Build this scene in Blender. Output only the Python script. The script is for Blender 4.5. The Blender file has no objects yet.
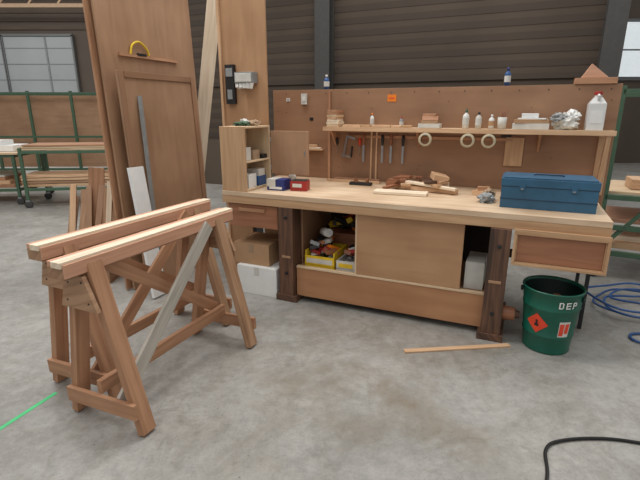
import bpy, bmesh, random
from math import *
from mathutils import Vector, Matrix, Euler, noise
random.seed(7)
S=bpy.context.scene
try: S.view_settings.view_transform='Standard'
except Exception: pass

# ---------------------------------------------------------------- materials
def lin(c):
    c=c/255.0
    return c/12.92 if c<=0.04045 else ((c+0.055)/1.055)**2.4
def rgb(r,g,b): return (lin(r),lin(g),lin(b),1)
MATS={}
def newmat(name):
    m=bpy.data.materials.new(name);m.use_nodes=True
    nt=m.node_tree;b=nt.nodes['Principled BSDF'];MATS[name]=m
    return m,nt,b
def wood(name,c1,c2,rough=.6,sx=1.3,sy=22,blotch=.35,bump=.08,dots=0):
    m,nt,b=newmat(name);N=nt.nodes;Lk=nt.links
    uv=N.new('ShaderNodeUVMap')
    mp=N.new('ShaderNodeMapping');mp.inputs['Scale'].default_value=(sx,sy,1)
    n1=N.new('ShaderNodeTexNoise');n1.inputs['Scale'].default_value=1.6;n1.inputs['Detail'].default_value=5;n1.inputs['Distortion'].default_value=.6
    n2=N.new('ShaderNodeTexNoise');n2.inputs['Scale'].default_value=2.2;n2.inputs['Detail'].default_value=3
    Lk.new(uv.outputs[0],mp.inputs[0]);Lk.new(mp.outputs[0],n1.inputs[0]);Lk.new(uv.outputs[0],n2.inputs[0])
    mx=N.new('ShaderNodeMath');mx.operation='MULTIPLY_ADD';mx.inputs[1].default_value=blotch
    a=N.new('ShaderNodeMath');a.operation='MULTIPLY';a.inputs[1].default_value=1-blotch
    Lk.new(n1.outputs[0],a.inputs[0]);Lk.new(n2.outputs[0],mx.inputs[0]);Lk.new(a.outputs[0],mx.inputs[2])
    cr=N.new('ShaderNodeValToRGB');cr.color_ramp.elements[0].position=.36;cr.color_ramp.elements[1].position=.64
    cr.color_ramp.elements[0].color=rgb(*c1);cr.color_ramp.elements[1].color=rgb(*c2)
    Lk.new(mx.outputs[0],cr.inputs[0]);Lk.new(cr.outputs[0],b.inputs['Base Color'])
    b.inputs['Roughness'].default_value=rough
    bp=N.new('ShaderNodeBump');bp.inputs['Strength'].default_value=bump;bp.inputs['Distance'].default_value=.01
    Lk.new(n1.outputs[0],bp.inputs['Height']);Lk.new(bp.outputs[0],b.inputs['Normal'])
def plain(name,c,rough=.5,metal=0,var=.12,scale=14,emit=0):
    m,nt,b=newmat(name);N=nt.nodes;Lk=nt.links
    tc=N.new('ShaderNodeTexCoord');n1=N.new('ShaderNodeTexNoise');n1.inputs['Scale'].default_value=scale;n1.inputs['Detail'].default_value=4
    Lk.new(tc.outputs['Object'],n1.inputs[0])
    cr=N.new('ShaderNodeValToRGB');cr.color_ramp.elements[0].position=.3;cr.color_ramp.elements[1].position=.7
    k=rgb(*c)
    cr.color_ramp.elements[0].color=(k[0]*(1-var),k[1]*(1-var),k[2]*(1-var),1)
    cr.color_ramp.elements[1].color=(min(1,k[0]*(1+var)),min(1,k[1]*(1+var)),min(1,k[2]*(1+var)),1)
    Lk.new(n1.outputs[0],cr.inputs[0]);Lk.new(cr.outputs[0],b.inputs['Base Color'])
    b.inputs['Roughness'].default_value=rough;b.inputs['Metallic'].default_value=metal
    if emit:
        b.inputs['Emission Color'].default_value=k;b.inputs['Emission Strength'].default_value=emit
wood('ply',(152,116,88),(174,137,107),.55,sy=9,blotch=.6,bump=.03)
wood('ply_panel',(166,125,90),(186,145,108),.55,sy=9,blotch=.6,bump=.03)
wood('ply_kick',(162,114,78),(184,136,98),.55,sy=9,blotch=.6,bump=.03)
wood('ply_board',(138,102,76),(160,121,92),.6,sy=7,blotch=.65,bump=.03)
wood('ply_light',(192,165,132),(220,194,160),.55,sy=12,blotch=.4)
wood('bench_top',(184,154,122),(222,197,168),.45,sy=14,blotch=.5)
wood('bench_edge',(174,136,100),(202,164,126),.55,sy=20)
wood('pine',(190,150,114),(218,182,146),.6)
wood('pine_red',(154,110,80),(190,144,110),.6,sy=16)
wood('pine_pale',(214,194,168),(240,224,200),.6)
wood('beam_brown',(142,106,78),(182,144,112),.6)
wood('grey_wood',(150,144,134),(190,182,170),.65)
wood('pink_wood',(190,140,112),(214,164,134),.6)
wood('gap_shade',(60,42,32),(114,80,60),.6,sy=18,bump=.4)
wood('redwood',(122,76,52),(168,112,80),.5,sy=16)
wood('drawer_face',(144,96,68),(172,118,86),.5,sy=12)
wood('card',(168,132,98),(184,148,112),.8,sy=3,blotch=.8)
plain('white',(225,225,222),.5,var=.04)
plain('offwhite',(205,203,196),.6,var=.08)
plain('foam',(232,232,230),.7,var=.03)
plain('grey',(140,142,142),.5)
plain('steel',(150,152,155),.35,.8)
plain('dark',(30,30,32),.5)
plain('black',(14,14,15),.4)
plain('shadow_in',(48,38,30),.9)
plain('green_bin',(14,88,70),.35,var=.2,scale=6)
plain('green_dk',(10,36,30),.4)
plain('green_steel',(66,94,72),.5)
plain('blue_box',(44,90,120),.42,var=.2,scale=5)
plain('blue_dk',(24,54,78),.4)
plain('navy',(34,48,110),.5)
plain('red',(160,40,34),.5)
plain('redorange',(222,70,40),.5)
plain('orange',(236,130,30),.5)
plain('yellow',(226,190,40),.5)
plain('tape',(190,178,150),.6)
plain('tan',(160,134,108),.7)
plain('hose_blue',(44,84,140),.4)
plain('green_paint',(80,200,130),.6)
plain('jug',(214,214,212),.35,var=.05)
plain('wheel',(60,60,60),.6)
plain('door_grey',(146,150,152),.6,var=.08,scale=.6)
plain('door_line',(116,120,122),.6)
plain('door_frame',(96,98,98),.6)
plain('glass_bright',(222,230,234),.5,emit=.5)
plain('wall_brown',(76,64,53),.8,var=.2,scale=.7)
plain('wall_rib',(66,55,46),.8,var=.15,scale=.7)
plain('wall_far',(84,73,64),.8,var=.2,scale=.4)
plain('wall_low',(86,74,62),.8,var=.1,scale=.6)
plain('column',(64,62,60),.5)
def concrete():
    m,nt,b=newmat('concrete');N=nt.nodes;Lk=nt.links
    tc=N.new('ShaderNodeTexCoord')
    def noi(sc,det,ro=.5,dist=0):
        n=N.new('ShaderNodeTexNoise');n.inputs['Scale'].default_value=sc;n.inputs['Detail'].default_value=det;n.inputs['Roughness'].default_value=ro;n.inputs['Distortion'].default_value=dist
        Lk.new(tc.outputs['Object'],n.inputs[0]);return n
    def ramp(src,p0,c0,p1,c1):
        r=N.new('ShaderNodeValToRGB');E=r.color_ramp.elements;E[0].position=p0;E[0].color=c0;E[1].position=p1;E[1].color=c1
        Lk.new(src,r.inputs[0]);return r
    def mul(x,y,f=1):
        q=N.new('ShaderNodeMixRGB');q.blend_type='MULTIPLY';q.inputs[0].default_value=f
        Lk.new(x,q.inputs[1]);Lk.new(y,q.inputs[2]);return q
    a=noi(.8,8,.62,.4);c=noi(16,7,.72);d=noi(2.6,6,.65,.3);e=noi(70,3,.6);g=noi(5,8,.75,1.2);h=noi(1.7,9,.7,2.0)
    base=ramp(a.outputs[0],.3,rgb(136,134,129),.7,rgb(172,170,165))
    q=mul(base.outputs[0],ramp(c.outputs[0],.35,(.80,.80,.80,1),.62,(1.05,1.05,1.05,1)).outputs[0])
    q=mul(q.outputs[0],ramp(e.outputs[0],.3,(.86,.86,.86,1),.5,(1,1,1,1)).outputs[0])
    q=mul(q.outputs[0],ramp(g.outputs[0],.32,(.76,.74,.70,1),.46,(1,1,1,1)).outputs[0])
    q=mul(q.outputs[0],ramp(h.outputs[0],.38,(.84,.82,.79,1),.54,(1.02,1.02,1.02,1)).outputs[0])
    sep=N.new('ShaderNodeVectorMath');sep.operation='DISTANCE';sep.inputs[1].default_value=(3.35,-10.75,.1)
    Lk.new(tc.outputs['Object'],sep.inputs[0])
    mr=N.new('ShaderNodeMapRange');mr.inputs[1].default_value=1.2;mr.inputs[2].default_value=.1;mr.inputs[3].default_value=0;mr.inputs[4].default_value=1
    Lk.new(sep.outputs['Value'],mr.inputs[0])
    cr3=ramp(d.outputs[0],.42,(0,0,0,1),.66,(1,1,1,1))
    mu=N.new('ShaderNodeMath');mu.operation='MULTIPLY';Lk.new(mr.outputs[0],mu.inputs[0]);Lk.new(cr3.outputs[0],mu.inputs[1])
    mu2=N.new('ShaderNodeMath');mu2.operation='MULTIPLY';mu2.inputs[1].default_value=.75;Lk.new(mu.outputs[0],mu2.inputs[0])
    m2=N.new('ShaderNodeMixRGB');m2.inputs[2].default_value=rgb(120,107,88)
    Lk.new(mu2.outputs[0],m2.inputs[0]);Lk.new(q.outputs[0],m2.inputs[1])
    vo=N.new('ShaderNodeTexVoronoi');vo.inputs['Scale'].default_value=9;Lk.new(tc.outputs['Object'],vo.inputs['Vector'])
    sp=ramp(vo.outputs['Distance'],.03,(.45,.42,.38,1),.06,(1,1,1,1))
    m3=mul(m2.outputs[0],sp.outputs[0],.8)
    Lk.new(m3.outputs[0],b.inputs['Base Color'])
    rr=N.new('ShaderNodeMapRange');rr.inputs[3].default_value=.28;rr.inputs[4].default_value=.55;Lk.new(d.outputs[0],rr.inputs[0]);Lk.new(rr.outputs[0],b.inputs['Roughness'])
concrete()

# ---------------------------------------------------------------- frames
TH=radians(-23.74)
BENCH=Matrix.Translation((-.825,3.75,0))@Matrix.Rotation(TH,4,'Z')   # x=s along bench, y=t backwards
WORLD=Matrix.Identity(4)

# ---------------------------------------------------------------- builder
class O:
    def __init__(s,name,frame=WORLD):
        s.name=name;s.bm=bmesh.new();s.uv=s.bm.loops.layers.uv.new('UVMap');s.mats=[];s.frame=frame
    def mi(s,m):
        if m not in s.mats: s.mats.append(m)
        return s.mats.index(m)
    def hexa(s,M,dx,dy,dz,mat,taper=None):
        hx,hy,hz=dx/2,dy/2,dz/2
        dims=[dx,dy,dz];order=sorted(range(3),key=lambda i:-dims[i])
        co=[(-1,-1,-1),(1,-1,-1),(1,1,-1),(-1,1,-1),(-1,-1,1),(1,-1,1),(1,1,1),(-1,1,1)]
        L=[];V=[]
        for x,y,z in co:
            k=1
            if taper and z>0: k=taper
            l=Vector((x*hx*k,y*hy*k,z*hz));L.append(l);V.append(s.bm.verts.new(M@l))
        off=(random.random()*9,random.random()*9)
        mi=s.mi(mat)
        for f in [(0,3,2,1),(4,5,6,7),(0,1,5,4),(1,2,6,5),(2,3,7,6),(3,0,4,7)]:
            F=s.bm.faces.new([V[i] for i in f]);F.material_index=mi
            for lp,i in zip(F.loops,f):
                l=L[i];lp[s.uv].uv=(l[order[0]]+off[0],l[order[1]]+l[order[2]]+off[1])
    def box(s,x0,x1,y0,y1,z0,z1,mat,taper=None):
        s.hexa(Matrix.Translation(((x0+x1)/2,(y0+y1)/2,(z0+z1)/2)),abs(x1-x0),abs(y1-y0),abs(z1-z0),mat,taper)
    def rbox(s,c,size,rot,mat,taper=None):
        M=Matrix.Translation(c)@Euler([radians(a) for a in rot]).to_matrix().to_4x4()
        s.hexa(M,*size,mat,taper)
    def beam(s,p0,p1,w,h,side,mat):
        p0=Vector(p0);p1=Vector(p1);z=(p1-p0);ln=z.length;z.normalize()
        x=Vector(side);x=(x-z*x.dot(z)).normalized();y=z.cross(x)
        M=Matrix((x,y,z)).transposed().to_4x4();M.translation=(p0+p1)/2
        s.hexa(M,w,h,ln,mat)
    def cyl(s,p0,p1,r0,r1,mat,seg=20,caps=True):
        p0=Vector(p0);p1=Vector(p1);z=(p1-p0);ln=z.length;z.normalize()
        x=z.orthogonal().normalized();y=z.cross(x);mi=s.mi(mat)
        A=[];B=[]
        for i in range(seg):
            a=2*pi*i/seg;d=x*cos(a)+y*sin(a)
            A.append(s.bm.verts.new(p0+d*r0));B.append(s.bm.verts.new(p1+d*r1))
        for i in range(seg):
            j=(i+1)%seg;F=s.bm.faces.new((A[i],A[j],B[j],B[i]));F.material_index=mi;F.smooth=True
            for lp,q in zip(F.loops,((i,0),(i+1,0),(i+1,ln),(i,ln))): lp[s.uv].uv=(q[1],q[0]*2*pi*r0/seg)
        if caps:
            F=s.bm.faces.new(A[::-1]);F.material_index=mi
            F=s.bm.faces.new(B);F.material_index=mi
    def lathe(s,c,prof,mat,seg=40,axis=None):
        c=Vector(c);ax=Vector(axis).normalized() if axis else Vector((0,0,1))
        x=ax.orthogonal().normalized() if axis else Vector((1,0,0));y=ax.cross(x)
        rings=[]
        for q in prof:
            rings.append([s.bm.verts.new(c+ax*q[1]+(x*cos(2*pi*i/seg)+y*sin(2*pi*i/seg))*max(q[0],1e-4)) for i in range(seg)])
        for k in range(len(prof)-1):
            m=prof[k+1][2] if len(prof[k+1])>2 else mat
            mi=s.mi(m)
            for i in range(seg):
                j=(i+1)%seg
                F=s.bm.faces.new((rings[k][i],rings[k][j],rings[k+1][j],rings[k+1][i]));F.material_index=mi;F.smooth=True
    def tube(s,pts,r,mat,seg=10,smooth=6):
        P=[Vector(p) for p in pts]
        if smooth and len(P)>2:
            Q=[]
            for i in range(len(P)-1):
                a=P[max(0,i-1)];b=P[i];c=P[i+1];d=P[min(len(P)-1,i+2)]
                for k in range(smooth):
                    t=k/smooth
                    Q.append(.5*((2*b)+(c-a)*t+(2*a-5*b+4*c-d)*t*t+(3*b-a-3*c+d)*t**3))
            Q.append(P[-1]);P=Q
        mi=s.mi(mat);R=[];up=Vector((0.01,0.02,1)).normalized()
        for i,p in enumerate(P):
            t=(P[min(i+1,len(P)-1)]-P[max(i-1,0)]).normalized()
            x=t.cross(up)
            if x.length<.05: x=t.cross(Vector((1,0,0)))
            x.normalize();y=x.cross(t)
            R.append([s.bm.verts.new(p+(x*cos(2*pi*k/seg)+y*sin(2*pi*k/seg))*r) for k in range(seg)])
        for i in range(len(R)-1):
            for k in range(seg):
                F=s.bm.faces.new((R[i][k],R[i][(k+1)%seg],R[i+1][(k+1)%seg],R[i+1][k]));F.material_index=mi;F.smooth=True
        for q in (R[0],R[-1][::-1]):
            F=s.bm.faces.new(q);F.material_index=mi
    def prism(s,poly,vec,mat):
        mi=s.mi(mat);v=Vector(vec)
        A=[s.bm.verts.new(Vector(p)) for p in poly];B=[s.bm.verts.new(Vector(p)+v) for p in poly]
        fs=[s.bm.faces.new(A[::-1]),s.bm.faces.new(B)]
        n=len(A)
        for i in range(n): fs.append(s.bm.faces.new((A[i],A[(i+1)%n],B[(i+1)%n],B[i])))
        for F in fs:
            F.material_index=mi
            for lp in F.loops: lp[s.uv].uv=(lp.vert.co.x+lp.vert.co.y,lp.vert.co.z+lp.vert.co.y*.3)
    def patch(s,c,r0,a0,a1,z0,z1,mat,dr=.002,slope=0,n=4):
        mi=s.mi(mat)
        for i in range(n):
            q=[]
            for a,z in ((i,z0),(i+1,z0),(i+1,z1),(i,z1)):
                an=a0+(a1-a0)*a/n;R=r0+slope*z+dr
                q.append(s.bm.verts.new((c[0]+R*cos(an),c[1]+R*sin(an),c[2]+z)))
            F=s.bm.faces.new(q);F.material_index=mi
    def blob(s,c,size,mat,amp=.25,seed=0,sub=3):
        r=bmesh.ops.create_icosphere(s.bm,subdivisions=sub,radius=1)
        mi=s.mi(mat);c=Vector(c)
        for v in r['verts']:
            n=v.co.normalized()
            k=1+amp*noise.noise(n*2.3+Vector((seed,seed*1.7,0)))+amp*.6*noise.noise(n*6+Vector((seed,0,seed)))
            q=Vector((n.x*size[0],n.y*size[1],n.z*size[2]))*k
            if q.z<-size[2]*.8:q.z=-size[2]*.8
            v.co=c+q+Vector((0,0,size[2]*.8))
            for f in v.link_faces:f.material_index=mi
    def done(s,bevel=.002,parent=None):
        for v in s.bm.verts: v.co=s.frame@v.co
        xs=[v.co for v in s.bm.verts]
        c=Vector(((min(v.x for v in xs)+max(v.x for v in xs))/2,(min(v.y for v in xs)+max(v.y for v in xs))/2,min(v.z for v in xs)))
        for v in s.bm.verts: v.co-=c
        bmesh.ops.recalc_face_normals(s.bm,faces=s.bm.faces[:])
        me=bpy.data.meshes.new(s.name);s.bm.to_mesh(me);s.bm.free()
        for m in s.mats: me.materials.append(MATS[m])
        ob=bpy.data.objects.new(s.name,me);bpy.context.collection.objects.link(ob);ob.location=c
        if bevel:
            bv=ob.modifiers.new('bevel','BEVEL');bv.width=bevel;bv.segments=2;bv.limit_method='ANGLE';bv.angle_limit=radians(50)
        if parent: ob.parent=parent
        return ob

# ================================================================ ROOM
o=O('floor');o.box(-26,20,-4,30,-.1,0,'concrete');o.done(0)
o=O('wall_back',BENCH)
t0=5.0
o.box(-5,3.42,t0,t0+.12,0,7,'wall_brown')
z=1.0
while z<6.9:
    o.box(-5,3.42,t0-.006,t0-.001,z,z+.10,'wall_rib');z+=.2
o.box(-5,3.42,t0-.04,t0-.001,0,.95,'wall_low')
o.box(-5,3.42,t0-.04,t0-.0085,2.02,2.10,'wall_rib')
o.done(0)
def ibeam(name,s0,t,w,frame=BENCH,H=7):
    o=O(name,frame)
    o.box(s0,s0+w,t-.22,t-.2,0,H,'column');o.box(s0,s0+w,t-.03,t-.01,0,H,'column')
    o.box(s0+w/2-.01,s0+w/2+.01,t-.2,t-.03,0,H,'column');o.done(.002)
ibeam('steel_column',-1.28,4.94,.28)
ibeam('steel_column',3.14,4.94,.26)
o=O('wall_far');o.box(-26,-4.0,18,18.2,0,7,'wall_far')
for k in range(10): o.box(-26,-4,17.94,17.999,4.4+k*.28,4.5+k*.28,'wall_brown')
o.done(0)
o=O('wall_right');o.box(7,20,14,14.2,0,7,'wall_far');o.done(0)
o=O('door_1')
for x0 in (-14.2,-11.6):
    o.box(x0,x0+2.5,17.85,17.93,0.02,4.15,'door_grey')
    for k in range(7): o.box(x0,x0+2.5,17.83,17.85,.55*k+.45,.55*k+.47,'door_line')
    o.box(x0-.06,x0,17.8,17.93,0.02,4.2,'door_frame');o.box(x0+2.5,x0+2.56,17.8,17.93,0.02,4.2,'door_frame')
    o.box(x0-.06,x0+2.56,17.8,17.93,4.16,4.24,'door_frame')
    o.box(x0+1.5,x0+1.56,17.82,17.849,.02,4.15,'door_line')
o.done(0)
o=O('window_1')
for k in range(8):
    for j in range(2):
        o.box(7.6+k*1.0,8.5+k*1.0,13.88,13.925,2.5+j*.75,3.2+j*.75,'glass_bright')
o.box(7.4,15.8,13.93,13.99,2.4,4.05,'door_frame');o.done(0)
o=O('roof_truss')
for zz in (5.0,5.6): o.beam((-22,17,zz),(-5,17,zz),.12,.12,(0,0,1),'tan')
for k in range(16): o.beam((-22+k,17,5.0),(-21.5+k,17,5.6),.06,.06,(0,1,0),'tan')
o.beam((-22,17,0),(-22,17,5.6),.15,.15,(1,0,0),'tan');o.beam((-5,17,0),(-5,17,5.6),.15,.15,(1,0,0),'tan')
o.done(0)

# ================================================================ WORKBENCH
o=O('workbench',BENCH)
o.box(0,2.82,0,1.0,.862,.90,'bench_top')
o.box(0,2.82,.002,.05,.80,.861,'bench_edge')
o.box(0,2.82,.95,.99,.74,.861,'bench_edge')
o.box(0,.04,.05,.95,.76,.861,'bench_edge');o.box(2.78,2.82,.05,.95,.80,.861,'bench_edge')
o.box(.53,.66,.00,.16,0,.80,'gap_shade')
o.box(.50,.69,-.01,.60,0,.055,'gap_shade')
o.box(2.14,2.27,-.03,.13,0,.80,'gap_shade')
o.box(2.12,2.29,-.045,.6,0,.05,'gap_shade')
for sx in (.53,2.14):
    o.box(sx,sx+.13,.80,.94,0,.80,'gap_shade')
for (sx,ty,zz) in ((.6,0,.72),(.6,0,.25),(2.205,-.03,.68),(2.205,-.03,.2)):
    o.cyl((sx,ty+.005,zz),(sx,ty-.015,zz),.014,.012,'dark')
o.box(.56,.64,-.004,0.0,.38,.40,'beam_brown');o.box(2.16,2.24,-.034,-.03,.42,.44,'beam_brown')
o.cyl((2.27,.05,.19),(2.35,.05,.19),.05,.045,'redwood')
o.cyl((2.35,.05,.19),(2.38,.05,.19),.03,.025,'gap_shade')
o.cyl((2.27,.06,.62),(2.32,.06,.62),.03,.03,'gap_shade')
o.box(.67,2.14,.045,.065,.05,.30,'ply_kick')
o.box(.67,2.14,.04,.075,.295,.312,'ply_light')
o.box(1.19,1.97,.045,.063,.313,.80,'ply_panel')
o.box(1.176,1.19,.043,.066,.313,.80,'ply_light')
o.box(.67,2.14,.08,.80,.28,.30,'ply_board')
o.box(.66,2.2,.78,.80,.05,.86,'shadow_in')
o.box(.66,.675,.16,.78,.05,.80,'ply_board')
o.box(.04,.51,.03,.05,.60,.79,'drawer_face')
o.box(.04,.51,.05,.6,.60,.615,'ply_board');o.box(.04,.055,.05,.6,.60,.79,'ply_board');o.box(.495,.51,.05,.6,.60,.79,'ply_board')
o.box(.15,.40,.012,.03,.735,.765,'pine_red')
o.box(.02,.52,.92,.94,.0,.80,'ply_board')
o.box(0,.03,.80,.92,0,.79,'pine_red')
o.box(2.29,2.82,-.02,.5,.785,.80,'bench_edge')
o.box(2.29,2.82,-.02,.5,.575,.59,'bench_edge')
o.box(2.29,2.31,-.02,.5,.59,.785,'bench_edge')
o.box(2.80,2.82,-.02,.5,.59,.785,'bench_edge')
o.box(2.31,2.80,-.008,.45,.592,.783,'drawer_face')
o.box(2.285,2.825,-.034,-.021,.775,.812,'bench_edge')
o.box(2.285,2.825,-.034,-.021,.568,.586,'bench_edge')
o.box(2.285,2.303,-.034,-.021,.586,.775,'bench_edge');o.box(2.807,2.825,-.034,-.021,.586,.775,'bench_edge')
o.beam((2.80,.42,0),(2.80,.42,.575),.025,.025,(1,0,0),'dark')
o.beam((2.80,.90,0),(2.80,.90,.80),.025,.025,(1,0,0),'dark')
o.beam((2.80,.43,.12),(2.80,.89,.12),.025,.025,(1,0,0),'dark')
o.done(.004)

o=O('tool_board',BENCH)
o.box(-.05,2.90,1.005,1.025,.74,1.735,'ply_board')
for sx in (.0,1.0,2.1): o.box(sx,sx+.06,1.026,1.07,0,1.66,'pine_red')
o.box(-.05,2.90,1.026,1.07,1.68,1.735,'pine_red')
o.box(.58,2.88,.80,1.004,1.375,1.40,'ply_light')
o.box(.58,2.88,.79,.80,1.365,1.402,'pine')
for sx in (.62,1.42,2.38):
    o.prism([(sx,1.004,1.375),(sx,.85,1.375),(sx,1.004,1.22)],(.018,0,0),'pine_red')
o.beam((2.84,.83,1.375),(2.84,.98,.905),.03,.05,(1,0,0),'pine')
o.box(2.80,2.88,.985,1.004,.902,1.374,'pine')
o.box(.98,.995,.985,1.004,.902,1.374,'pine');o.box(1.03,1.045,.985,1.004,.902,1.374,'pine')
o.box(.75,2.2,.985,1.004,1.30,1.325,'pine_red')
o.box(.55,.575,.985,1.004,.902,1.72,'pine_red')
o.box(2.14,2.28,.985,1.004,1.10,1.33,'bench_edge')
o.box(2.10,2.18,.97,.985,1.335,1.35,'dark')
for k in range(14):
    o.cyl((.1+k*.21,1.006,1.70),(.1+k*.21,1.001,1.70),.005,.005,'dark',8)
rs=random.Random(21)
for k in range(26):
    a,b=rs.uniform(0,2.85),rs.uniform(1.45,1.68) if k%2 else rs.uniform(1.0,1.28)
    o.cyl((a,1.006,b),(a,1.0,b),.004,.004,'dark',6)
o.box(.35,.39,1.0,1.004,1.45,1.48,'dark')
o.box(.3,.5,.96,1.004,1.17,1.185,'pine')
o.done(.002)
def simplebox(name,parts,frame=BENCH,bevel=.002):
    o=O(name,frame)
    for q in parts:o.box(*q)
    return o.done(bevel)
simplebox('price_label',[(1.12,1.20,1.002,1.004,1.62,1.68,'orange'),(1.135,1.185,1.0008,1.0018,1.645,1.655,'redorange')],bevel=0)
simplebox('light_switch',[(.27,.33,.980,.998,1.60,1.70,'offwhite'),(.285,.315,.975,.98,1.63,1.67,'white')])
simplebox('note_card',[(.10,.14,1.0,1.004,1.63,1.66,'white'),(.108,.132,.999,1.0,1.64,1.65,'grey')],bevel=0)
for sx in (1.52,1.86,2.02):
    o=O('tape_roll',BENCH)
    o.lathe((sx,.775,1.31),[(.038,-.012),(.055,-.012),(.055,.012),(.038,.012),(.038,-.012)],'tape',32,axis=(0,1,0))
    o.cyl((sx,.79,1.31+.036),(sx,.76,1.31+.036),.004,.004,'steel',8)
    o.beam((sx,.786,1.34),(sx,.786,1.367),.01,.004,(1,0,0),'steel')
    o.done(0)
for k,sx in enumerate((1.10,1.18,1.29,.92)):
    o=O('chisel',BENCH)
    o.lathe((sx,.965,1.335),[(0,.0),(.012,-.005),(.015,-.04),(.011,-.09),(.008,-.10),(0,-.10)],'redwood' if k%2 else 'dark',14)
    o.box(sx-.009,sx+.009,.962,.968,1.08,1.236,'steel')
    o.beam((sx,.97,1.325),(sx,.985,1.325),.006,.006,(1,0,0),'steel')
    o.done(0)
o=O('clamp',BENCH)
o.beam((.72,.96,1.12),(.76,.96,1.32),.016,.008,(1,0,0),'steel');o.beam((.70,.96,1.14),(.80,.96,1.12),.016,.012,(0,0,1),'steel')
o.beam((.76,.96,1.31),(.84,.96,1.29),.016,.012,(0,0,1),'steel');o.cyl((.80,.96,1.12),(.81,.96,1.22),.009,.009,'dark');o.beam((.76,.965,1.315),(.76,.985,1.315),.008,.008,(1,0,0),'steel');o.done(0)
for q in (.655,.88):
    o=O('screwdriver',BENCH)
    o.lathe((q,.972,1.30),[(0,0),(.011,-.004),(.013,-.05),(.008,-.07),(0,-.07)],'dark' if q<.7 else 'redorange',12)
    o.cyl((q,.972,1.23),(q,.972,1.14),.003,.003,'steel',8);o.done(0)
o=O('wood_block_stack',BENCH)
o.box(.32,.48,.962,.998,1.186,1.20,'pine_pale');o.box(.34,.44,.962,.998,1.20,1.225,'pine');o.done()

zs=1.402
o=O('wood_offcut_stack',BENCH)
for k in range(7):
    w=.09+random.random()*.03
    o.rbox((.66,.90,zs+.011+k*.021),(w,.14,.02),(0,0,random.uniform(-8,8)),random.choice(['pine','pine_pale','pine_red','ply_light']))
o.done()
o=O('flat_offcuts',BENCH)
for k in range(7):
    o.rbox((.80+k*.09,.865,zs+.010),(.085,.07,.018),(0,0,random.uniform(-10,10)),random.choice(['pine','pine_pale','bench_edge']))
o.done()
def bottle(name,sx,ty,z,r,h,mat,cap='white',frame=BENCH,band='offwhite'):
    o=O(name,frame)
    o.lathe((sx,ty,z),[(0,0),(r,0),(r,h*.62),(r*.9,h*.7),(r*.4,h*.8),(r*.38,h*.84),(r*.42,h*.84,cap),(r*.4,h,cap),(0,h,cap)],mat,24)
    o.lathe((sx,ty,z),[(r+.0006,h*.2),(r+.0008,h*.55)],band,24)
    o.done(0)
bottle('glue_bottle',1.00,.95,zs,.018,.12,'white','orange')
bottle('oil_bottle',1.27,.95,zs,.018,.09,'grey','red')
o=O('sanding_block_pile',BENCH)
o.box(1.44,1.62,.84,.96,zs,zs+.035,'offwhite');o.box(1.46,1.60,.85,.95,zs+.035,zs+.06,'card');o.rbox((1.53,.9,zs+.08),(.13,.09,.035),(0,0,8),'pink_wood');o.rbox((1.53,.9,zs+.108),(.11,.08,.018),(0,0,-6),'pine_red')
o.done()
bottle('spray_bottle',1.82,.9,zs,.026,.15,'white','green_steel')
bottle('spray_bottle',1.92,.9,zs,.024,.13,'offwhite','dark')
bottle('glue_bottle',2.02,.9,zs,.022,.11,'white','white',band='card')
o=O('mug',BENCH);o.lathe((2.10,.9,zs),[(0,0),(.032,0),(.035,.09),(.031,.09),(.028,.01),(0,.01)],'offwhite',24)
for k in range(5):o.cyl((2.10,.9,zs+.012),(2.085+.01*k,.9+.01*(k%3),zs+.14),.004,.004,'redwood',8)
o.done(0)
o=O('paper_carton',BENCH)
o.box(2.18,2.44,.83,.98,zs,zs+.045,'offwhite');o.rbox((2.31,.90,zs+.06),(.24,.14,.03),(0,0,4),'card');o.rbox((2.32,.90,zs+.08),(.2,.12,.01),(0,0,-8),'white')
o.box(2.24,2.36,.86,.96,zs+.086,zs+.12,'foam');o.done()
o=O('crumpled_bag',BENCH);o.blob((2.555,.9,zs),(.085,.06,.06),'offwhite',.6,3);o.blob((2.50,.88,zs+.06),(.05,.045,.035),'grey',.6,5);o.blob((2.59,.9,zs+.07),(.05,.045,.04),'white',.6,6);o.done(0)
o=O('plastic_jug',BENCH)
o.box(2.685,2.795,.83,.965,zs,zs+.19,'jug');o.rbox((2.74,.8975,zs+.21),(.11,.135,.045),(0,0,0),'jug',.5)
o.lathe((2.74,.8975,zs+.23),[(.024,0),(.024,.02),(.027,.02,'red'),(.027,.045,'red'),(0,.045,'red')],'jug',20)
o.tube([(2.74,.85,zs+.215),(2.74,.838,zs+.24),(2.74,.87,zs+.25)],.01,'jug',8)
o.box(2.70,2.78,.828,.8295,zs+.05,zs+.14,'white')
o.done(.012)
o=O('pink_offcut',BENCH)
o.box(2.58,2.86,.99,1.08,1.736,1.78,'pine_red')
o.prism([(2.62,1.0,1.781),(2.80,1.0,1.781),(2.68,1.0,1.88)],(0,.05,0),'pink_wood');o.done()
bottle('spray_can',.51,1.045,1.736,.026,.13,'hose_blue','offwhite')
bottle('spray_can',2.10,1.045,1.736,.024,.14,'hose_blue','navy')

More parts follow.
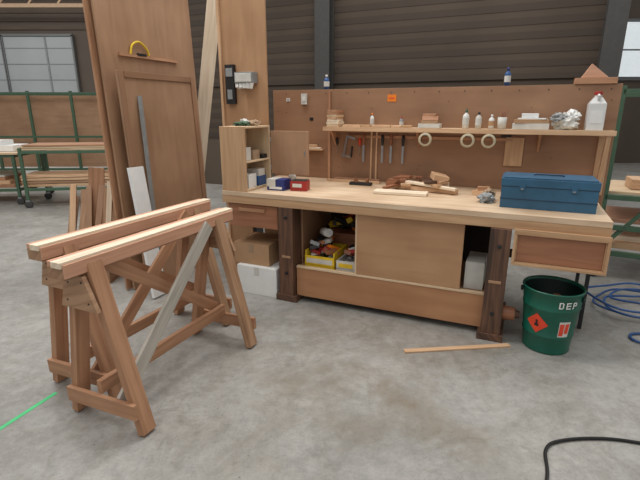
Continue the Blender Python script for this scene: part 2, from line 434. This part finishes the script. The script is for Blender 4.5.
zb=.901
o=O('screw_box',BENCH);o.box(.34,.50,.17,.30,zb,zb+.09,'navy');o.box(.338,.42,.168,.302,zb+.03,zb+.092,'offwhite');o.box(.36,.48,.169,.17,zb+.01,zb+.03,'white');o.done()
o=O('screw_box',BENCH);o.rbox((.60,.27,zb+.04),(.14,.11,.08),(0,0,10),'red');o.rbox((.60,.27,zb+.083),(.13,.10,.006),(0,0,10),'dark');o.rbox((.60,.212,zb+.045),(.08,.003,.03),(0,0,10),'offwhite');o.done()
bottle('jar',.40,.52,zb,.035,.12,'offwhite','red')
o=O('white_board',BENCH)
o.rbox((1.42,.42,zb+.012),(.42,.13,.022),(0,0,3),'pine_pale');o.done()
o=O('wood_scrap_pile',BENCH)
rs=random.Random(4)
o.rbox((1.58,.64,zb+.02),(.52,.07,.035),(0,0,-12),'pine');o.rbox((1.48,.72,zb+.02),(.58,.07,.035),(0,0,-20),'redwood')
o.rbox((1.62,.60,zb+.055),(.44,.05,.02),(0,3,-16),'pine_pale')
o.rbox((1.40,.74,zb+.05),(.36,.06,.03),(0,0,-28),'pine_red');o.rbox((1.66,.78,zb+.10),(.13,.11,.05),(10,12,30),'pine');o.rbox((1.60,.80,zb+.04),(.16,.12,.05),(0,0,-10),'pine_red');o.rbox((1.68,.74,zb+.045),(.12,.10,.05),(0,0,20),'pine_pale')
for k in range(22):
    o.rbox((1.30+rs.random()*.48,.58+rs.random()*.28,zb+.02+rs.random()*.07),(.05+rs.random()*.16,.03+rs.random()*.05,.02),(rs.uniform(-8,8),rs.uniform(-6,6),rs.uniform(-60,60)),rs.choice(['pine','pine_red','beam_brown','redwood','bench_edge','gap_shade']))
o.done()
o=O('long_batten',BENCH);o.box(.60,1.12,.84,.87,zb,zb+.02,'pine');o.box(.66,1.10,.89,.93,zb,zb+.03,'pine_red');o.done()
o=O('hand_plane',BENCH);o.box(.88,1.08,.70,.76,zb,zb+.025,'dark');o.prism([(.91,.72,zb+.025),(.96,.72,zb+.025),(.93,.72,zb+.075)],(0,.02,0),'redwood');o.cyl((1.04,.73,zb+.025),(1.04,.73,zb+.06),.014,.018,'redwood');o.done()
o=O('rag',BENCH);o.blob((2.07,.36,zb),(.055,.07,.035),'grey',.6,12);o.blob((2.08,.44,zb+.02),(.04,.05,.035),'tan',.6,15);o.done(0)
o=O('wood_block',BENCH);o.rbox((2.02,.60,zb+.02),(.14,.06,.04),(0,0,-35),'pine');o.rbox((2.03,.62,zb+.055),(.09,.05,.03),(0,0,10),'pine_red');o.done()

o=O('toolbox',BENCH)
x0,x1,y0,y1=2.17,2.75,.20,.50
o.box(x0,x1,y0,y1,zb,zb+.15,'blue_box')
o.box(x0-.004,x1+.004,y0-.004,y1+.004,zb+.151,zb+.20,'blue_box')
o.box(x0+.01,x1-.01,y0+.01,y1-.01,zb+.20,zb+.21,'blue_box')
o.box(x0-.002,x1+.002,y0-.002,y1+.002,zb+.145,zb+.1515,'blue_dk')
o.box(x0-.003,x1+.003,y0-.003,y1+.003,zb+.06,zb+.066,'blue_dk')
for q in (.13,.44):
    o.box(x0+q-.018,x0+q+.018,y0-.010,y0-.004,zb+.125,zb+.17,'blue_box');o.box(x0+q-.008,x0+q+.008,y0-.012,y0-.010,zb+.13,zb+.14,'steel')
o.tube([(x0+.20,.35,zb+.21),(x0+.21,.35,zb+.218),(x0+.37,.35,zb+.218),(x0+.38,.35,zb+.21)],.005,'blue_dk',8,3)
o.done(.005)

o=O('wall_cabinet',BENCH)
o.box(0.0,.24,.012,.027,.902,1.42,'bench_edge')
o.box(0.0,.24,.40,.415,.902,1.42,'ply_light')
o.box(0.0,.015,.027,.40,.902,1.42,'ply_light')
o.box(0.015,.24,.027,.40,1.405,1.42,'ply_light');o.box(.015,.24,.027,.40,.902,.917,'ply_light')
o.box(.015,.235,.027,.40,1.13,1.143,'ply_light')
o.beam((.245,.425,1.19),(.61,.425,1.19),.37,.016,(0,0,1),'ply')
for zz in (1.06,1.30): o.cyl((.243,.418,zz-.02),(.243,.418,zz+.02),.006,.006,'steel',10)
o.box(.57,.58,.412,.417,1.17,1.21,'steel')
o.box(.04,.20,.06,.16,1.1435,1.25,'offwhite');o.box(.06,.20,.20,.30,1.1435,1.22,'tan');o.box(.12,.22,.31,.39,1.1435,1.18,'dark');o.box(.08,.22,.08,.2,.9175,1.03,'white');o.box(.08,.22,.23,.36,.9175,1.0,'hose_blue');o.box(.1,.22,.24,.34,1.0,1.06,'offwhite')
o.done(.002)
o=O('glove_pile',BENCH);o.blob((.10,.2,1.421),(.07,.06,.02),'green_steel',.5,2);o.blob((.17,.28,1.421),(.05,.05,.025),'tan',.5,4);o.blob((.06,.30,1.421),(.04,.04,.03),'offwhite',.4,7);o.done(0)
o=O('tall_panel',BENCH)
o.box(-.27,-.003,.46,.478,0,2.75,'ply_panel');o.box(-.003,.20,.46,.478,.902,2.75,'ply_panel')
o.box(-.27,-.245,.44,.459,0,2.75,'pine');o.done(.001)
o=O('paper_dispenser',BENCH)
o.box(-.07,.11,.37,.459,1.77,1.86,'grey');o.box(-.06,.10,.365,.37,1.78,1.85,'offwhite')
for q in range(5): o.rbox((-.05+q*.033,.40,1.755),(.03,.05,.05),(q*11-20,q*7-15,q*9),'white')
o.done(.003)
o=O('file_holder',BENCH)
o.box(-.20,-.11,.42,.459,1.60,1.93,'dark');o.box(-.19,-.12,.416,.42,1.83,1.90,'grey');o.box(-.18,-.13,.415,.42,1.64,1.72,'grey');o.done(.003)

def carton(name,s0,s1,t0,t1,z0,z1,mat,tape='tan'):
    o=O(name,BENCH);o.box(s0,s1,t0,t1,z0,z1,mat)
    o.box(s0+.005,s1-.005,t0+.005,(t0+t1)/2-.003,z1,z1+.004,mat);o.box(s0+.005,s1-.005,(t0+t1)/2+.003,t1-.005,z1,z1+.004,mat)
    o.box((s0+s1)/2-.025,(s0+s1)/2+.025,t0-.0015,t0,z1-.08,z1,tape);o.done(.003)
carton('white_carton',.10,.49,.02,.42,0,.25,'foam','offwhite')
carton('cardboard_box',.05,.40,.06,.42,.256,.44,'card')
carton('cardboard_box',.10,.45,.50,.78,0,.52,'card')
o=O('storage_bin',BENCH)
zi=.3135
o.box(.72,.98,.10,.40,zi-.012,zi+.01,'yellow');o.box(.72,.98,.10,.112,zi,zi+.08,'yellow');o.box(.72,.98,.39,.40,zi,zi+.12,'yellow');o.box(.72,.73,.11,.39,zi,zi+.12,'yellow');o.box(.97,.98,.11,.39,zi,zi+.12,'yellow')
o.box(.735,.965,.098,.10,zi+.02,zi+.06,'offwhite')
rs=random.Random(11)
for k in range(22):
    o.rbox((.77+rs.random()*.16,.15+rs.random()*.2,zi+.04+rs.random()*.14),(.06+rs.random()*.08,.03+rs.random()*.04,.03),(rs.uniform(-30,30),rs.uniform(-30,30),rs.uniform(-90,90)),rs.choice(['red','dark','offwhite','orange','grey','redwood','dark','tan','yellow']))
o.done(.002)
o=O('storage_bin',BENCH)
o.box(1.0,1.17,.10,.40,zi-.012,zi+.01,'offwhite');o.box(1.0,1.17,.10,.11,zi,zi+.07,'offwhite');o.box(1.0,1.17,.39,.40,zi,zi+.07,'offwhite');o.box(1.0,1.01,.11,.39,zi,zi+.07,'offwhite');o.box(1.16,1.17,.11,.39,zi,zi+.07,'offwhite')
o.box(1.02,1.14,.098,.10,zi+.015,zi+.05,'yellow')
for k in range(16):
    o.rbox((1.05+rs.random()*.07,.15+rs.random()*.2,zi+.03+rs.random()*.12),(.05+rs.random()*.05,.03+rs.random()*.04,.03),(rs.uniform(-30,30),rs.uniform(-30,30),rs.uniform(-90,90)),rs.choice(['red','dark','yellow','orange','steel','redwood','white']))
o.done(.002)
o=O('storage_bin',BENCH)
o.box(.74,1.15,.44,.74,zi-.012,zi+.20,'redwood')
for k in range(22):
    o.rbox((.80+rs.random()*.30,.50+rs.random()*.15,zi+.21+rs.random()*.10),(.06+rs.random()*.1,.05,.04),(rs.uniform(-30,30),rs.uniform(-30,30),rs.uniform(-90,90)),rs.choice(['red','dark','yellow','dark','grey','redwood','white','tan','orange']))
o.done(.002)
o=O('paper_roll',BENCH);o.cyl((.80,.30,zi+.24),(.88,.24,zi+.25),.035,.035,'white');o.cyl((.80,.30,zi+.24),(.797,.302,zi+.24),.014,.014,'card');o.done(0)
carton('white_carton',1.99,2.12,.12,.40,.3015,.50,'offwhite','offwhite')

# ---- green drum bin
c=(1.54,2.765,0)
o=O('waste_drum')
R0=.142;sl=(.182-.142)/.43
def dr(z,e=0): return R0+sl*z+e
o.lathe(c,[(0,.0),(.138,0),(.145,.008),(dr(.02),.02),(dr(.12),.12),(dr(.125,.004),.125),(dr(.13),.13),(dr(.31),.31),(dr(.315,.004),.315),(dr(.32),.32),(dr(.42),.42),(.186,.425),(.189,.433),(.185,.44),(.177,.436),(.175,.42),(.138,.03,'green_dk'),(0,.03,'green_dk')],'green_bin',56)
base=atan2(-c[1],-c[0])
def pt(a0,a1,z0,z1,m,d=.002,n=3): o.patch(c,R0,base+a0,base+a1,z0,z1,m,d,sl,n)
for k in range(28):
    zz=-.07+k*.14/28;w=(.07-abs(zz+.0025))/.16
    pt(-.42-w,-.42+w,.215+zz,.215+zz+.14/28,'redorange')
pt(-.50,-.34,.195,.212,'dark',.003);pt(-.46,-.38,.212,.24,'dark',.003)
pt(.40,.84,.14,.25,'offwhite');pt(.43,.60,.15,.235,'redorange',.003);pt(.64,.80,.165,.235,'redorange',.003)
def Lr(ch,a,z,h=.045,w=.17):
    pt(a,a+.045,z,z+h,'white',.005)
    if ch=='E': [pt(a,a+w,z+q*h,z+q*h+.008,'white',.005) for q in (0,.42,.84)]
    if ch=='D':
        [pt(a,a+w-.04,z+q*h,z+q*h+.008,'white',.005) for q in (0,.84)];pt(a+w-.055,a+w-.01,z+.006,z+h-.006,'white',.005)
    if ch=='P':
        [pt(a,a+w-.04,z+q*h,z+q*h+.008,'white',.005) for q in (.42,.84)];pt(a+w-.055,a+w-.01,z+.45*h,z+h-.006,'white',.005)
Lr('D',.26,.345);Lr('E',.50,.345);Lr('P',.74,.345)
for q in (1.35,-1.6):
    a=base+q;o.cyl((c[0]+.180*cos(a),c[1]+.180*sin(a),.385),(c[0]+.194*cos(a),c[1]+.194*sin(a),.385),.02,.016,'green_dk')
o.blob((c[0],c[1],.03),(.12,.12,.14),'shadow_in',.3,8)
o.rbox((c[0]+.03,c[1]+.05,.26),(.05,.03,.2),(14,10,20),'redwood')
o.done(0)

# ---- sawhorses
def sawhorse(name,ox,oy,ang,length,grey):
    F=Matrix.Translation((ox,oy,0))@Matrix.Rotation(ang,4,'Z')
    o=O(name,F)
    H=.908
    o.box(0,length,-.052,.052,H-.085,H-.03,'beam_brown')
    o.box(-.01,length+.01,-.050,.012,H-.029,H,'pine_pale')
    o.box(.0,length,.016,.050,H-.029,H-.004,'pink_wood')
    o.box(-.002,length-.01,-.064,-.053,H-.075,H-.012,'pink_wood')
    ua,ub=.15,length-.16
    R,Lf=-.27,.20
    for u,sg in ((ua,-1),(ub,1)):
        o.beam((u,-.045,H-.04),(u,R,0.010),.08,.042,(1,0,0),'pine_red' if sg<0 else 'beam_brown')
        o.beam((u+.0,.045,H-.04),(u,Lf,0.010),.08,.042,(1,0,0),'pine_red')
        w=u+sg*.051
        o.prism([(w,-.06,H-.09),(w,.06,H-.09),(w,.11,H-.26),(w,-.13,H-.26)],(sg*.022,0,0),'beam_brown')
        o.beam((w+sg*.001,R+.0,.15),(w+sg*.001,Lf-.0,.13),.08,.024,(0,0,1),'pine_red')
        for (yy,zz) in ((-.05,H-.12),(.04,H-.13),(-.08,H-.22),(.06,H-.22)):
            o.cyl((w+sg*.022,yy,zz),(w+sg*.025,yy,zz),.005,.005,'dark',8)
    o.beam((ua-.04,-.02,.215),(ub+.04,-.02,.215),.07,.03,(0,0,1),'pine_red')
    o.beam((ub-.12,-.072,H-.05),(ua-.02,-.15,.16),.075,.022,(1,0,0),grey)
    o.beam((ua+.10,.0,H-.08),(ub+.0,.018,.24),.07,.022,(1,0,0),'pine_red')
    return o.done(.003)
ang=atan2(.908,.418)
sawhorse('sawhorse',-1.165,1.865,ang,1.25,'grey_wood')
sawhorse('sawhorse',-1.42,2.13,ang,1.32,'pine_red')

# ---- sheet stack leaning left of the bench
o=O('plywood_sheet',BENCH)
o.beam((-.76,.22,0.01),(-.85,.22,2.75),1.13,.02,(0,1,0),'ply');o.done()
o=O('plywood_sheet',BENCH)
o.beam((-.81,.22,0.01),(-.90,.22,2.8),1.20,.02,(0,1,0),'pine_red');o.done()
o=O('framed_panel',BENCH)
def sp(t,z,off=0): return (-.655-.075*z/1.85+off,t,z)
o.beam(sp(.17,0.01),sp(.17,1.85),.92,.025,(0,1,0),'ply')
o.beam(sp(-.265,0.01,.02),sp(-.265,1.85,.02),.05,.010,(0,1,0),'ply_board');o.beam(sp(.605,0.01,.02),sp(.605,1.85,.02),.05,.010,(0,1,0),'ply_board')
o.beam(sp(-.235,1.825,.02),sp(.575,1.825,.02),.05,.010,(0,0,1),'ply_board')
o.done()
o=O('grey_strip',BENCH);o.beam((-.58,-.18,0.01),(-.69,-.11,1.66),.045,.008,(0,1,0),'grey');o.done()
o=O('foam_board',BENCH);o.beam((-.45,-.36,0.01),(-.60,-.33,1.10),.15,.03,(0,1,0),'foam');o.done()
o=O('hanging_hook_rail',BENCH)
o.beam((-.803,-.17,1.985),(-.803,.52,1.985),.022,.02,(0,0,1),'pine_red')
o.tube([(-.80,-.05,1.99),(-.80,-.02,2.07),(-.80,.06,2.10),(-.80,.14,2.05),(-.80,.16,2.0)],.009,'yellow',8)
o.beam((-.795,.02,2.0),(-.795,.12,2.0),.02,.012,(0,0,1),'dark');o.done(0)
o=O('leaning_plank');o.beam((-1.50,5.0,0.01),(-1.00,4.86,2.75),.14,.03,(1,.2,0),'pine_pale');o.done()
o=O('leaning_plank',BENCH);o.beam((-.62,1.10,0.01),(-.66,1.14,2.6),.10,.03,(1,.5,0),'pine_red');o.done()
o=O('gap_shade',BENCH);o.beam((-.52,1.3,0),(-.52,1.3,2.9),.16,.16,(1,0,0),'dark');o.box(-.62,-.42,1.2,1.4,0,.02,'dark');o.done()  # dark upright added to stand in for the shaded gap beside the tall panel
o=O('panel_trestle',BENCH)
o.box(-1.3,-.95,.25,.75,0,.08,'dark');o.beam((-1.1,.3,.08),(-1.12,.3,1.9),.06,.06,(1,0,0),'dark');o.beam((-1.1,.65,.08),(-1.12,.65,1.9),.06,.06,(1,0,0),'dark');o.beam((-1.12,.3,1.87),(-1.12,.65,1.87),.05,.05,(1,0,0),'dark')
o.done()
o=O('offcut_crate')
rs=random.Random(3)
cx,cy=-2.20,4.15
o.box(cx-.26,cx+.26,cy-.25,cy+.25,0,.03,'ply_board')
for (a,b,c2,d2) in ((-.26,.26,-.25,-.23),(-.26,.26,.23,.25),(-.26,-.24,-.23,.23),(.24,.26,-.23,.23)): o.box(cx+a,cx+b,cy+c2,cy+d2,.03,.30,'ply')
o.beam((cx-.02,cy+.1,.03),(cx+.06,cy+.18,1.02),.14,.02,(1,.2,0),'pine_red')
for k in range(9):
    x=cx-.20+k*.05
    o.beam((x,cy-.15+rs.random()*.1,.03),(x+rs.uniform(-.02,.08),cy+.15,.66+rs.random()*.24),.04+rs.random()*.05,.025,(1,.3,0),rs.choice(['pine_red','pine','pine_pale','beam_brown','ply']))
o.done()

# ---- floor bits
o=O('wood_strip');o.beam((.56,2.67,.006),(1.29,2.75,.006),.04,.01,(0,1,0),'pine');o.done(0)
o=O('floor_marking');o.box(-1.9,0,-.0125,.0125,.0005,.0015,'green_paint')
o.frame=Matrix.Translation((-1.5,2.22,0))@Matrix.Rotation(atan2(.27,.10),4,'Z');o.done(0)
o=O('power_cable');o.tube([(.9,1.45,.008),(1.0,1.62,.008),(1.06,1.76,.008),(1.15,1.82,.008),(1.35,1.84,.008),(1.56,1.80,.008),(1.9,1.65,.008),(2.4,1.5,.008)],.008,'black');o.done(0)
o=O('air_hose')
rs=random.Random(5)
pts=[]
for k in range(44):
    a=k*.62-1.5;r=.24+.10*sin(k*.37)+rs.uniform(-.02,.02);pts.append((2.58+r*1.25*cos(a),3.30+r*sin(a),.012+.0028*k+.01*(k%3)))
pts+= [(2.9,3.2,.10),(2.75,2.95,.02),(2.45,2.90,.012),(2.22,2.90,.012),(2.2,2.78,.012),(2.5,2.72,.012),(3.3,2.9,.012)]
o.tube(pts,.009,'hose_blue',8);o.done(0)

# ---- racks
def rack(name,F,w,d,h,levels,brace=True):
    o=O(name,F);r=.045
    for x in (0,w):
        for y in (0,d):
            o.beam((x,y,.12),(x,y,h),r,r,(1,0,0),'green_steel')
            o.lathe((x,y-.02,.06),[(0,0),(.06,0),(.06,.04),(0,.04)],'wheel',20,axis=(0,1,0))
            o.box(x-.03,x+.03,y-.03,y+.03,.10,.13,'steel')
    for z in levels:
        o.beam((0,0,z),(w,0,z),r,r,(0,0,1),'green_steel');o.beam((0,d,z),(w,d,z),r,r,(0,0,1),'green_steel')
        o.beam((0,0,z),(0,d,z),r,r,(0,0,1),'green_steel');o.beam((w,0,z),(w,d,z),r,r,(0,0,1),'green_steel')
    if brace: o.beam((0,0,levels[0]),(w*.5,0,levels[-1]),r*.7,r*.7,(0,1,0),'green_steel')
    return o
F=BENCH@Matrix.Translation((3.02,1.72,0))@Matrix.Rotation(radians(-4),4,'Z')
o=rack('green_rack',F,2.2,.9,1.75,(.25,.50,.78,1.70))
o.box(.03,2.17,.03,.87,.805,.83,'ply_light')
o.box(.1,2.0,.1,.8,.275,.33,'pine');o.box(.1,2.0,.2,.7,.33,.38,'pine_pale');o.box(.08,2.1,.1,.8,.525,.56,'pink_wood')
o.rbox((.9,.4,.88),(1.4,.3,.09),(0,0,4),'pine');o.done()
F=Matrix.Translation((-7.3,7.35,0))@Matrix.Rotation(radians(6),4,'Z')
o=rack('workshop_cart',F,2.2,1.1,.86,(.25,.82))
o.box(-.1,2.3,-.05,1.15,.845,.875,'ply_light')
o.box(.2,2.1,.1,1.0,.275,.33,'pine_red');o.box(.2,2.0,.15,.9,.33,.39,'pine');o.box(.4,1.9,.2,.9,.45,.48,'offwhite');o.box(.4,1.9,.2,.9,.39,.45,'pine_red')
o.done()
o=O('foam_block_pile');o.box(-6.2,-5.2,7.75,8.2,.88,.98,'foam');o.box(-6.1,-5.4,7.8,8.1,.98,1.06,'white');o.done()
F=Matrix.Translation((-9.5,9.9,0))@Matrix.Rotation(radians(2),4,'Z')
o=rack('sheet_rack',F,5.2,1.0,1.95,(.3,1.0,1.90),False)
for x in (1.2,2.5,3.3,4.2): o.beam((x,0,.12),(x,0,1.95),.05,.05,(1,0,0),'green_steel')
for k in range(4): o.box(.15,5.1,.2+k*.06,.22+k*.06,.33,1.86-k*.06,'ply')
o.box(.2,5.0,.55,.58,.33,1.6,'ply_panel');o.done()
F=Matrix.Translation((-4.80,7.3,0))@Matrix.Rotation(radians(10),4,'Z')
o=rack('lumber_cart',F,1.7,.8,.97,(.3,.90),False)
for k in range(3): o.box(-.1+.05*k,1.9,.1,.7,.925+.03*k,.95+.03*k,random.choice(['pine','ply_light','pine_red']))
for k in range(4): o.box(-.1,1.9,.1,.7,.33+.05*k,.37+.05*k,random.choice(['pine','ply','pine_red']))
o.done()

# ================================================================ LIGHT
w=bpy.data.worlds.new('World');S.world=w;w.use_nodes=True
bg=w.node_tree.nodes['Background'];bg.inputs[0].default_value=(1,.99,.97,1);bg.inputs[1].default_value=.54
def area(name,loc,rot,sx,sy,e,col=(1,.985,.96)):
    l=bpy.data.lights.new(name,'AREA');l.shape='RECTANGLE';l.size=sx;l.size_y=sy;l.energy=e;l.color=col
    ob=bpy.data.objects.new(name,l);ob.location=loc;ob.rotation_euler=[radians(a) for a in rot];bpy.context.collection.objects.link(ob)
area('hall_fill',(-2.0,3.6,6.5),(0,0,0),6,1.6,290)
area('hall_fill',(3.0,6.0,6.5),(0,0,0),6,1.6,150)
area('hall_fill',(-.5,-1.0,6.5),(20,0,0),6,1.6,90)
area('hall_fill',(-9,11,6.5),(25,0,0),8,2,480)  # fill lamp added to brighten the far hall and its door

# ================================================================ CAMERA
cd=bpy.data.cameras.new('camera');cd.sensor_width=36;cd.lens=450/640*36
co=bpy.data.objects.new('camera',cd);co.location=(0,0,1.54);co.rotation_euler=(radians(90-16),0,0)
bpy.context.collection.objects.link(co);S.camera=co
